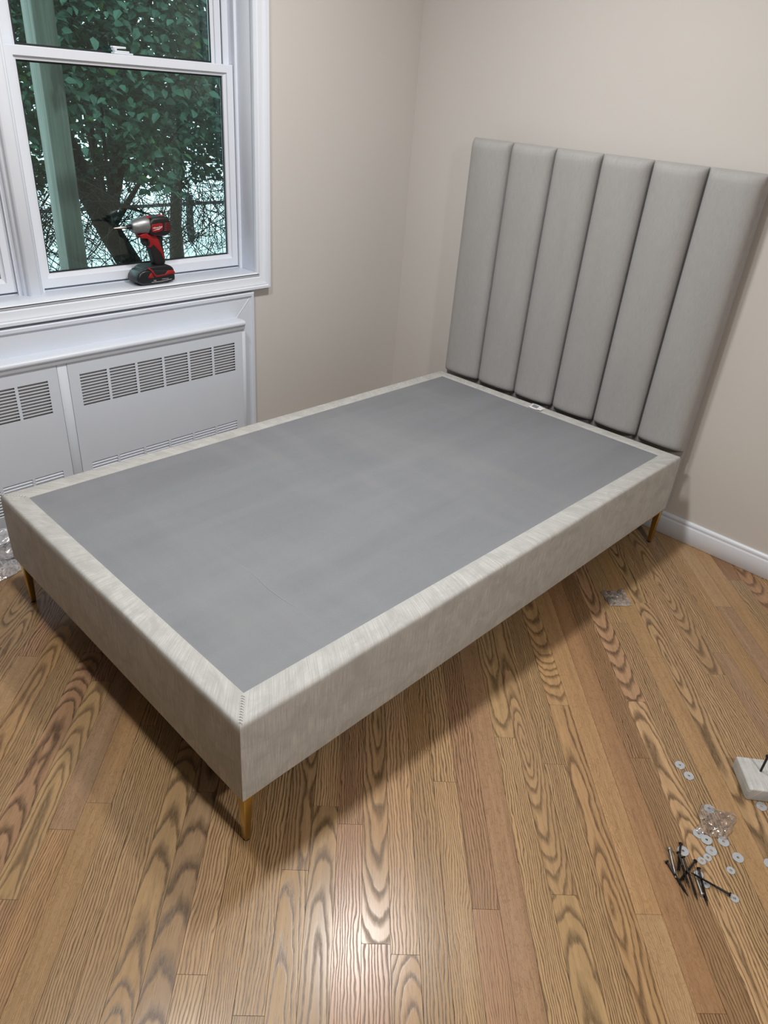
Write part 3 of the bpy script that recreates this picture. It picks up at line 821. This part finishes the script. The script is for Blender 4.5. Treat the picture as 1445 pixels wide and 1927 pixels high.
# top accents
for a, b in ((-1.318, -1.300), (-1.266, -1.250)):
    g = G(); g.box(a, b, DY - .016, DY + .016, 1.039, 1.0475 if a > -1.3 else 1.0462); dpart('top_accent', g.bevel('top_accent', .003, 2), M_['red'])
for k in range(5):
    z = 1.0235 - k * .0056; xa_ = -1.261 - k * .0009
    g = G(); g.tube([(xa_, YF + .0022, z - .0005), (xa_ + .003, YF - .0004, z), (-1.2405, YF - .0002, z + .0006), (-1.2372, YF + .0040, z)], .0011, 6); dpart('cooling_rib', g.mesh('cooling_rib', 60), M_['red'])
g = G(); g.tube([(-1.305, YF + .004, .9865), (-1.28, YF + .003, .9855), (-1.250, YF + .003, .9870)], .0010, 6); dpart('seam_line', g.mesh('seam_line', 60), M_['red'])
grip = smooth_poly([(-1.318, .990), (-1.258, .984), (-1.264, .955), (-1.259, .915), (-1.2565, .878), (-1.303, .878), (-1.307, .905), (-1.3155, .940), (-1.322, .952), (-1.3245, .972)], 1)
dpart('grip', prism(grip, DY - .0175, DY + .0175).bevel('grip', .008, 4, 40), M_['plast'])
inl = [(-1.352, .988), (-1.328, .9935), (-1.318, .9885), (-1.290, .982), (-1.2805, .966), (-1.2745, .947), (-1.268, .930), (-1.2635, .902), (-1.2690, .902), (-1.2745, .920), (-1.2865, .935), (-1.3030, .953), (-1.3145, .944), (-1.3205, .9455), (-1.3155, .957), (-1.3165, .966), (-1.324, .975), (-1.347, .977)]
dpart('grip_inlay', prism(inl, DY - .0192, DY + .0192).bevel('grip_inlay', .0012, 2, 40), M_['red'])
trg = smooth_poly([(-1.341, .977), (-1.318, .977), (-1.312, .962), (-1.318, .946), (-1.334, .949), (-1.338, .962)], 1)
dpart('trigger', prism(trg, DY - .010, DY + .010).bevel('trigger', .004, 3, 40), M_['rubber'])
foot_ = smooth_poly([(-1.362, .872), (-1.340, .882), (-1.300, .8825), (-1.255, .8815), (-1.239, .870), (-1.2355, .850), (-1.262, .849), (-1.310, .8495), (-1.332, .862), (-1.352, .860)], 1)
dpart('base_housing', prism(foot_, DY - .035, DY + .035).bevel('base_housing', .006, 3, 40), M_['plast'])
bat = dpart('battery_pack', prism(smooth_poly([(-1.388, .846), (-1.372, .868), (-1.345, .8735), (-1.240, .8665), (-1.2355, .850), (-1.2355, .819), (-1.362, .819), (-1.386, .831)], 1), DY - .0375, DY + .0375).bevel('battery_pack', .007, 3, 40), M_['plastg'])
YB = DY - .0376
rl = [(-1.347, .879), (-1.339, .880), (-1.328, .873), (-1.317, .857), (-1.311, .8515), (-1.278, .8525), (-1.2655, .864), (-1.2455, .8645), (-1.2370, .857), (-1.2375, .850), (-1.262, .850), (-1.276, .8475), (-1.314, .8455), (-1.322, .853), (-1.332, .869)]
dpart('red_band', prism(rl, YB - .0012, YB + .004).bevel('red_band', .0006, 1), M_['red'], bat)
dpart('red_latch', prism([(-1.347, .846), (-1.3415, .853), (-1.335, .861), (-1.3305, .862), (-1.3265, .852), (-1.3235, .844)], YB - .0012, YB + .004).bevel('red_latch', .0006, 1), M_['red'], bat)
# lettering (flat print standing a hair proud of the surface)
def text(nm, body_, size, loc, shear=0.0, m=None, parent=dr, sx=1.0, rot=0.0):
    cu = bpy.data.curves.new(nm, 'FONT'); cu.body = body_; cu.size = size; cu.shear = shear; cu.extrude = .0002; cu.align_x = 'CENTER'; cu.align_y = 'CENTER'
    ob = bpy.data.objects.new(nm + '_tmp', cu); COL.objects.link(ob)
    dg = bpy.context.evaluated_depsgraph_get(); me = bpy.data.meshes.new_from_object(ob.evaluated_get(dg))
    bpy.data.objects.remove(ob)
    me.transform(Matrix.Translation(loc) @ Matrix.Rotation(PI / 2, 4, 'X') @ Matrix.Rotation(rot, 4, 'Z') @ Matrix.Diagonal((sx, 1, 1, 1)))
    me.materials.clear()
    return dpart(nm, me, m or M_['print'], parent)
text('logo_script', 'Milwaukee', .0088, (-1.2905, YF - .0022, 1.0125), .35, parent=pl, rot=.12)
g = prism([(-1.309, 1.0022), (-1.288, 1.0085), (-1.289, 1.0065), (-1.2715, 1.0125), (-1.288, 1.0035), (-1.287, 1.0056)], YF - .0022, YF - .0017)
dpart('logo_stroke', g.mesh('logo_stroke'), M_['print'], pl)
text('battery_mark', 'M18', .0055, (-1.3205, YB - .0010, .8345), .0, parent=bat)
text('battery_text', 'LITHIUM-ION', .0034, (-1.279, YB - .0010, .8365), .2, parent=bat, sx=1.35)
g = G(); g.tube([(-1.3335, YB - .0004, .8295), (-1.300, YB - .0004, .8290), (-1.252, YB - .0004, .8330)], .0005, 5); dpart('battery_line', g.mesh('battery_line'), M_['print'], bat)

# ------------------------------------------------------------------ hardware on the floor
def washer_mesh(name, r, hole, th=.0016, n=28):
    g = G(); vs, fs = [], []
    prof = [(hole, 0), (r - .0004, 0), (r, .0004), (r, th - .0004), (r - .0004, th), (hole + .0003, th), (hole, th - .0003)]
    for q_, (rad, z) in enumerate(prof):
        for k in range(n): vs.append((rad * math.cos(2 * PI * k / n), rad * math.sin(2 * PI * k / n), z))
    K = len(prof)
    for a in range(K):
        for k in range(n):
            k2 = (k + 1) % n; fs.append((a * n + k, a * n + k2, ((a + 1) % K) * n + k2, ((a + 1) % K) * n + k))
    g.add(vs, fs); me = g.mesh(name, 30)
    bm = bmesh.new(); bm.from_mesh(me); bmesh.ops.recalc_face_normals(bm, faces=bm.faces); bm.to_mesh(me); bm.free(); return me
WB, WS = washer_mesh('large_washer', .0132, .0031, .0019), washer_mesh('small_washer', .0098, .0032, .0017)
WB.materials.append(M_['zinc']); WS.materials.append(M_['zinc'])
WASH = [  # big?, x, y, z, tilt, label
    (1, -1.120, -2.144, 0, 0, 'large zinc washer on bare floor, farther of the pair left of the fabric block'),
    (1, -1.136, -2.176, 0, 0, 'large zinc washer on bare floor, nearer of the pair left of the fabric block'),
    (1, -1.197, -2.256, 0, 0, 'zinc washer under the far upper corner of the clear plastic bag'),
    (1, -1.2875, -2.267, 0, 0, 'zinc washer partly covered by its neighbour at the bag\'s left corner'),
    (1, -1.2910, -2.288, .0017, .05, 'zinc washer lying on top of the one at the bag\'s left corner'),
    (1, -1.263, -2.319, 0, 0, 'zinc washer under the lower right corner of the clear plastic bag'),
    (1, -1.310, -2.308, 0, 0, 'large zinc washer between the overlapping pair and two small washers'),
    (0, -1.334, -2.309, 0, 0, 'small zinc washer touching the large washer below the plastic bag'),
    (0, -1.353, -2.303, 0, 0, 'small zinc washer nearest the screw heads, beside another small washer'),
    (1, -1.361, -2.261, 0, 0, 'large zinc washer behind the upper screw head'),
    (1, -1.280, -2.360, 0, 0, 'large zinc washer lying alone right of the plastic bag'),
    (0, -1.326, -2.361, 0, 0, 'small zinc washer lying alone below the lone large washer'),
    (1, -1.088, -2.347, 0, 0, 'zinc washer in the shade at the front of the fabric block'),
    (0, -1.391, -2.313, 0, 0, 'small zinc washer beneath a black screw near the chrome bolt'),
    (0, -1.405, -2.331, 0, 0, 'small zinc washer under the long slanting black screw, lower of two'),
    (0, -1.4045, -2.3335, .0017, .06, 'small zinc washer under the long slanting black screw, upper of two'),
    (0, -1.3885, -2.3935, 0, 0, 'small zinc washer at the head of the long slanting black screw'),
    (1, -1.240, -2.419, 0, 0, 'zinc washer cut off by the right edge of the picture'),
]
for b, x, y, z, ti, lab in WASH:
    o = link('washer', WB if b else WS); o.location = (x, y, z); o.rotation_euler = (ti, ti * .6, R_.uniform(0, 6))
    tag(o, lab, 'washer', 'washers spilled on the floor')
def screw_mesh(name, L, thread=True, hexhead=False):
    """lies along +x from the head; axis at z = 0"""
    g = G(); pts, rad = [], []
    prof = [(0, .0048 if not hexhead else .0050), (.0016, .0050 if not hexhead else .0050)]
    prof += [(.0042, .0025)] if not hexhead else [(.0042, .0050), (.0043, .0026)]
    sm = L * .38 if thread else L - .003
    prof += [(sm, .0025 if not hexhead else .0026)]
    if thread:
        x = sm
        while x < L - .012:
            prof += [(x + .0005, .0019), (x + .0013, .0031), (x + .0021, .0019)]; x += .0023
        prof += [(L - .010, .0018), (L - .004, .0011), (L, .0002)]
    else: prof += [(L - .001, .0026), (L, .0018)]
    n = 6 if hexhead else 10
    n = 10
    vs, fs = [], []
    for x, r in prof:
        for k in range(n): vs.append((x, r * math.cos(2 * PI * k / n), r * math.sin(2 * PI * k / n)))
    for i in range(len(prof) - 1):
        for k in range(n): fs.append((i * n + k, i * n + (k + 1) % n, (i + 1) * n + (k + 1) % n, (i + 1) * n + k))
    fs.append(tuple(range(n))); fs.append(tuple(range((len(prof) - 1) * n, len(prof) * n))[::-1])
    g.add(vs, fs); me = g.mesh(name, 40)
    bm = bmesh.new(); bm.from_mesh(me); bmesh.ops.recalc_face_normals(bm, faces=bm.faces); bm.to_mesh(me); bm.free(); return me
SCR = [  # material, head (x, y, z), tip (x, y, z), label
    ('steel', (-1.383, -2.236, .0048), (-1.4415, -2.280, .0028), 'bright chrome bolt lying on the left of the screw pile'),
    ('blackox', (-1.419, -2.246, .0046), (-1.463, -2.319, .0030), 'black screw along the left edge of the pile, head below the chrome bolt'),
    ('blackox', (-1.349, -2.249, .0044), (-1.434, -2.279, .0085), 'black screw with the topmost head, beside the large washer'),
    ('blackox', (-1.383, -2.256, .0130), (-1.447, -2.312, .0075), 'black screw in the middle of the pile, crossing just below the topmost head'),
    ('blackox', (-1.391, -2.269, .0185), (-1.457, -2.338, .0030), 'black screw lying uppermost in the pile with its thread pointing at us'),
    ('blackox', (-1.367, -2.293, .0044), (-1.4525, -2.289, .0050), 'black screw running crosswise under the pile, head towards the small washers'),
    ('blackox', (-1.381, -2.306, .0060), (-1.453, -2.359, .0026), 'black screw over a small washer, tip lowest of the pile'),
    ('steel', (-1.439, -2.340, .0050), (-1.394, -2.301, .0028), 'bright chrome bolt under the slanting screws, head towards us'),
    ('blackox', (-1.391, -2.384, .0064), (-1.412, -2.296, .0130), 'long black screw slanting alone to the right, head at a small washer'),
]
for mk, a, b, lab in SCR:
    a, b = Vector(a), Vector(b); d = b - a
    me = screw_mesh('screw', d.length, mk == 'blackox', mk == 'steel')
    o = link('screw' if mk == 'blackox' else 'bolt', me, M_[mk]); o.location = a
    o.rotation_mode = 'QUATERNION'; o.rotation_quaternion = d.to_track_quat('X', 'Z')
    tag(o, lab, 'screw' if mk == 'blackox' else 'bolt', 'screws and bolts in a small pile')
# fabric-covered block with a bolt standing in it
blk = empty('fabric_covered_block', (-1.0, -2.31, 0), math.atan2(.067, .084))
tag(blk, 'small pale fabric-covered block on the floor with a black bolt standing in it', 'block')
g = G(); a_ = Vector((-1.099, -2.309)); e1 = Vector((.084, .067)).normalized(); e2 = Vector((e1.y, -e1.x))
cw, cd, ch = .107, .125, .040
ctr = a_ + e1 * cw / 2 + e2 * cd / 2
blk.location = (ctr.x, ctr.y, 0)
g.box(-cw / 2, cw / 2, -cd / 2, cd / 2, .0006, ch)
me = g.bevel('padded_cover', .0035, 3)
ul = me.uv_layers.new(name='UVMap')
for p in me.polygons:
    for li in p.loop_indices:
        co = me.vertices[me.loops[li].vertex_index].co; ul.data[li].uv = (co.y + co.z * .7 + co.x * .02, co.x + co.z * .2)
link('padded_cover', me, M_['rail'], blk)
g = G()
L_ = Vector((-1.018, -2.307, .04)); rel = Vector((L_.x - ctr.x, L_.y - ctr.y)); lx, ly = rel.dot(e1), rel.dot(Vector((-e1.y, e1.x)))
g.tube([(lx, ly, ch - .012), (lx, ly, ch + .0006), (lx, ly, ch + .052)], .0030, 12)
g.tube([(lx, ly, ch + .052), (lx, ly, ch + .0535), (lx, ly, ch + .0565), (lx, ly, ch + .0575)], [.0046, .0056, .0056, .0048], 12)
link('bolt', g.mesh('bolt', 40), M_['blackox'], blk)
# clear plastic bag and scrap
def crumple(name, fn, nu, nv, amp, fr, seed, m):
    g = G()
    def f(u, v):
        p = Vector(fn(u, v)); e = min(u, 1 - u, v, 1 - v)
        h = abs(mn.noise(Vector((p.x * fr, p.y * fr, seed)))) + .5 * abs(mn.noise(Vector((p.x * fr * 2.3, p.y * fr * 2.3, seed + 3))))
        k = min(1, e * 6 + .22)
        return (p.x + mn.noise(Vector((p.x * fr, p.y * fr, seed + 9))) * amp * .5, p.y + mn.noise(Vector((p.x * fr, p.y * fr, seed + 15))) * amp * .5, p.z + amp * h * k)
    g.grid(f, nu, nv); me = g.mesh(name, 40); me.materials.append(m)
    if sum(p.normal.z for p in me.polygons) < 0: me.flip_normals()
    return me
BG = [Vector((-1.288, -2.262)), Vector((-1.196, -2.236)), Vector((-1.163, -2.312)), Vector((-1.252, -2.326))]
def bagf(u, v):
    p = BG[0].lerp(BG[1], u).lerp(BG[3].lerp(BG[2], u), v); return (p.x, p.y, .0022)
o = link('plastic_bag', crumple('plastic_bag', bagf, 26, 22, .016, 42, 2.0, M_['bagfilm']))
tag(o, 'small clear crumpled plastic bag on the floor among the washers', 'plastic bag')
SC = [Vector((-.585, -1.600)), Vector((-.505, -1.650)), Vector((-.570, -1.722)), Vector((-.632, -1.668))]
def scf(u, v):
    p = SC[0].lerp(SC[1], u).lerp(SC[3].lerp(SC[2], u), v); return (p.x, p.y, .001)
o = link('plastic_scrap', crumple('plastic_scrap', scf, 18, 16, .020, 34, 5.0, M_['scrapfilm']))
tag(o, 'torn scrap of clear plastic alone on the floor beside the bed', 'plastic scrap')
# packing film heaped behind the foot of the bed
wr = empty('packing_film', (-2.2, -.16, 0))
tag(wr, 'crinkled clear packing film heaped on the floor against the radiator cover', 'packing film')
def heap(name, fn, seed, amp):
    me = crumple(name, fn, 44, 26, amp, 17, seed, M_['wrap'])
    o = link(name, me); o.parent = wr; o.matrix_parent_inverse = Matrix.Translation((2.2, .16, 0)); return o
def low(u, v):
    x = -2.62 + .635 * u; yf = -.255 + .02 * math.sin(u * 9) + .05 * max(0, (u - .82) / .18) ** 2
    y = yf + (-.105 - yf) * v
    return (x, y, .001 + .045 * math.sin(PI * min(1, v * .9 + .03)) * (1 - .5 * u) + .012 * max(0, math.sin(u * 40)) * (1 - abs(2 * v - 1)))
def high(u, v):
    x = -2.62 + .66 * u; y = -.165 + .072 * v + .01 * math.sin(u * 12)
    return (x, y, .050 + .075 * v - .02 * u)
heap('lower_fold', low, 3.0, .020); heap('upper_fold', high, 8.0, .018)

# ------------------------------------------------------------------ ceiling lamps
def ceiling_lamp(x, y, watts, label):
    e = tag(empty('ceiling_lamp', (x, y, H)), label, 'lamp', 'slim ceiling lights')
    g = G(); g.tube([(0, 0, -.001), (0, 0, -.02), (0, 0, -.032)], [.125, .125, .118], 40); link('lamp_base', g.mesh('lamp_base', 40), M_['white'], e)
    g = G(); g.tube([(0, 0, -.032), (0, 0, -.040), (0, 0, -.046), (0, 0, -.048)], [.110, .106, .09, .05], 40); link('lamp_shade', g.mesh('lamp_shade', 60), M_['lampglass'], e)
    ld = bpy.data.lights.new('lamp_light', 'AREA'); ld.shape = 'DISK'; ld.size = .20; ld.energy = watts; ld.color = LAMP_RGB
    lo_ = bpy.data.objects.new('lamp_light', ld); COL.objects.link(lo_); lo_.parent = e; lo_.location = (0, 0, -.054)
    return e
ceiling_lamp(-1.10, -1.06, LAMP_MID, 'white slim ceiling light over the middle of the bed')
ceiling_lamp(-2.10, -1.06, LAMP_FOOT, 'white slim ceiling light over the foot of the bed')
ceiling_lamp(-2.10, -3.75, LAMP_FAR, 'white slim ceiling light in the near half of the room')

# ------------------------------------------------------------------ outdoors
g = G(); g.add([(-14, .3, -1.5), (22, .3, -1.5), (22, 9.2, -1.5), (-14, 9.2, -1.5)], [(0, 1, 2, 3)]); struct('ground', g.mesh('ground'), M_['soil'])
g = G(); g.add([(-30, 9.2, -1.5), (60, 9.2, -1.5), (60, 60, -1.5), (-30, 60, -1.5)], [(0, 1, 2, 3)]); struct('driveway', g.mesh('driveway'), M_['pave'])
o = link('porch_post', boxmesh('porch_post', -1.277, -1.188, .80, .889, -1.5, 2.748, .004, 2), M_['post'])
tag(o, 'weathered square wooden post standing outside the window', 'post')
struct('wall_outer', plate_holes('wall_outer', -8, 6, -1.5, 5, T + .0005, T + .016, [(WX0 - .012, WX1 + .012, WZ0 + .01, WZ1 + .004)]), M_['siding'])
struct('added_shade_slab', boxmesh('added_shade_slab', -1.40, 3.2, .16, 1.05, 2.75, 2.95, 0), M_['post'])  # unseen slab added overhead to shade the post and dim the window
# rail fence beyond the trees
fn = empty('rail_fence', (3, 11.0, -1.5)); tag(fn, 'dark wooden rail fence beyond the tree trunks', 'fence')
def fpart(nm, me):
    o = link(nm, me, M_['fence']); o.parent = fn; o.matrix_parent_inverse = Matrix.Translation((-3, -11.0, 1.5))
for k in range(7): fpart('fence_post', boxmesh('fence_post', -2 + k * 2.6 - .05, -2 + k * 2.6 + .05, 10.95, 11.05, -1.5, -.62, 0))
for z in (-.78,): fpart('fence_rail', boxmesh('fence_rail', -2.1, 13.8, 10.93, 10.95, z - .03, z + .03, 0))
# trees: trunk, branches, twigs and a crown of separate leaf blades
def leaf_shape(L, w):
    pr = [(0, 0), (.12, .55), (.35, 1.0), (.62, .85), (.85, .42), (1.0, 0)]
    return [(x * L, y * w) for x, y in pr]
def leaf_geo(g, p, dirv, nor, L):
    """one ovate blade, folded along its rib: 5 verts a side shared rib"""
    d = dirv.normalized(); s = nor.cross(d).normalized(); n2 = d.cross(s)
    w = L * .34
    pts = [p, p + d * L * .32 + s * w * .98 + n2 * w * .20, p + d * L * .70 + s * w * .66 + n2 * w * .10, p + d * L - n2 * w * .25, p + d * L * .70 - s * w * .66 + n2 * w * .10, p + d * L * .32 - s * w * .98 + n2 * w * .20, p + d * L * .5 - n2 * w * .04]
    g.add(pts, [(0, 1, 6), (1, 2, 6), (2, 3, 6), (3, 4, 6), (4, 5, 6), (5, 0, 6)])
LEAFME = None
def tree(x, y, lean, top, rad, crown, nleaf, nsingle, seed, label):
    global LEAFME
    rn = random.Random(seed)
    e = tag(empty('tree', (x, y, -1.5)), label, 'tree', 'trees outside the window')
    P0 = Vector((x, y, -1.5))
    def part(nm, g, m, smooth=None, **kw):
        o = link(nm, g.mesh(nm, smooth), m, **kw); o.parent = e; o.matrix_parent_inverse = Matrix.Translation(-P0); return o
    g = G(); tp = []
    for i in range(9):
        f = i / 8; fl_ = min(1, f * 2.0); tp.append(P0 + Vector((lean[0] * fl_ + .08 * math.sin(f * 7 + seed), lean[1] * f + .06 * math.cos(f * 6 + seed), top * f)))
    g.tube(tp, [rad * (1.25 if i == 0 else 1 - .55 * i / 8) for i in range(9)], 9); part('trunk', g, M_['bark'], 50)
    (cx0, cx1, cy0, cy1, cz0, cz1) = crown
    tips = []
    for k in range(12):
        f = rn.uniform(.22, .95); a = tp[int(f * 8)]
        b = Vector((rn.uniform(cx0, cx1), rn.uniform(cy0, cy1), rn.uniform(cz0 + .1, cz1) if k > 2 else cz0 - .3))
        m_ = a.lerp(b, .5) + Vector((rn.uniform(-.2, .2), rn.uniform(-.2, .2), rn.uniform(-.1, .4)))
        g = G(); pts = [a, a.lerp(m_, .6), m_, m_.lerp(b, .5), b]; r0 = rad * rn.uniform(.25, .45)
        g.tube(pts, [r0, r0 * .8, r0 * .55, r0 * .35, r0 * .12], 6); part('branch', g, M_['bark'], 50); tips += pts[2:]
    # twigs hanging below the crown
    g = G()
    for k in range(280 if nsingle else 120):
        a = Vector((rn.uniform(cx0, cx1), rn.uniform(cy0, cy1), rn.uniform(cz0 - .6, cz0 + .25)))
        d = Vector((rn.uniform(-1, 1), rn.uniform(-.6, .6), rn.uniform(-1.3, .15))).normalized() * rn.uniform(.3, 1.1)
        m_ = a + d * .5 + Vector((rn.uniform(-.08, .08), 0, rn.uniform(-.08, .08)))
        g.tube([a, m_, a + d], [.0055, .004, .002], 4, False)
        for q_ in range(4):
            s_ = a.lerp(a + d, rn.uniform(.2, .9)); dd_ = Vector((rn.uniform(-1, 1), rn.uniform(-.6, .6), rn.uniform(-1, .6))) * rn.uniform(.1, .3)
            g.tube([s_, s_ + dd_], [.004, .0012], 3, False)
    part('twigs', g, M_['bark'], None, kind='stuff')
    g = G(); singles = []
    for k in range(nleaf):
        t_ = rn.random()
        p = Vector((rn.uniform(cx0, cx1), rn.uniform(cy0, cy1), cz0 + (cz1 - cz0) * rn.random()))
        # clumping: pull towards a lattice of cluster centres and drop the sparse ones
        dn = mn.noise(p * 1.7 + Vector((seed, 0, 0))) + .45 * mn.noise(p * 4.2 + Vector((0, seed, 0)))
        thin = max(0, 1 - (p.z - cz0) / .75)
        if dn < -.36 + thin * .55: continue
        nor = Vector((rn.gauss(-.15, .45), rn.gauss(-.45, .4), rn.gauss(.9, .35))).normalized()
        dv = Vector((rn.gauss(0, .8), rn.gauss(-.4, .5), rn.gauss(-.45, .4))); dv = dv - nor * dv.dot(nor)
        if dv.length < .05: continue
        leaf_geo(g, p, dv, nor, rn.uniform(.055, .115))
    part('foliage', g, M_['leaf'], None, kind='stuff')
    if LEAFME is None:
        h = G(); leaf_geo(h, Vector((0, 0, 0)), Vector((1, 0, 0)), Vector((0, 0, 1)), 1.0); LEAFME = h.mesh('leaf'); LEAFME.materials.append(M_['leaf'])
    for k in range(nsingle):
        p = Vector((rn.uniform(cx0, cx1), cy0 - rn.uniform(-.05, .22), rn.uniform(cz0 + .25, min(cz1, 2.3))))
        nor = Vector((rn.gauss(-.2, .35), rn.gauss(-.6, .3), rn.gauss(.7, .3))).normalized()
        dv = Vector((rn.gauss(0, .8), rn.gauss(-.4, .4), rn.gauss(-.5, .3))); dv = (dv - nor * dv.dot(nor)).normalized()
        s_ = nor.cross(dv).normalized(); mt = Matrix((dv, s_, dv.cross(s_))).transposed().to_4x4()
        L_ = rn.uniform(.09, .125)
        o = link('leaf', LEAFME); o.parent = e; o.matrix_parent_inverse = Matrix.Translation(-P0)
        o.matrix_basis = Matrix.Translation(p) @ mt @ Matrix.Scale(L_, 4)
tree(2.62, 6.9, (-1.2, -.5, 0), 4.6, .17, (.4, 2.6, 4.4, 6.0, .42, 3.6), 15000, 70, 3, 'leafy tree with thick leaning trunk right behind the wooden post')
tree(5.2, 7.6, (-.3, -.7, 0), 4.6, .13, (2.6, 5.6, 5.0, 6.6, .30, 3.6), 17000, 60, 11, 'leafy tree at the right of the window view')
tree(-.1, 6.9, (.1, -.5, 0), 4.6, .12, (-1.1, .4, 4.4, 5.8, .40, 3.6), 10000, 40, 17, 'leafy tree at the left of the window view, beyond the post')
tree(4.5, 9.4, (.2, -.2, 0), 5.0, .11, (-.4, 7.2, 7.0, 8.3, .08, 4.0), 52000, 0, 29, 'dense leafy tree standing farthest back, in front of the fence')
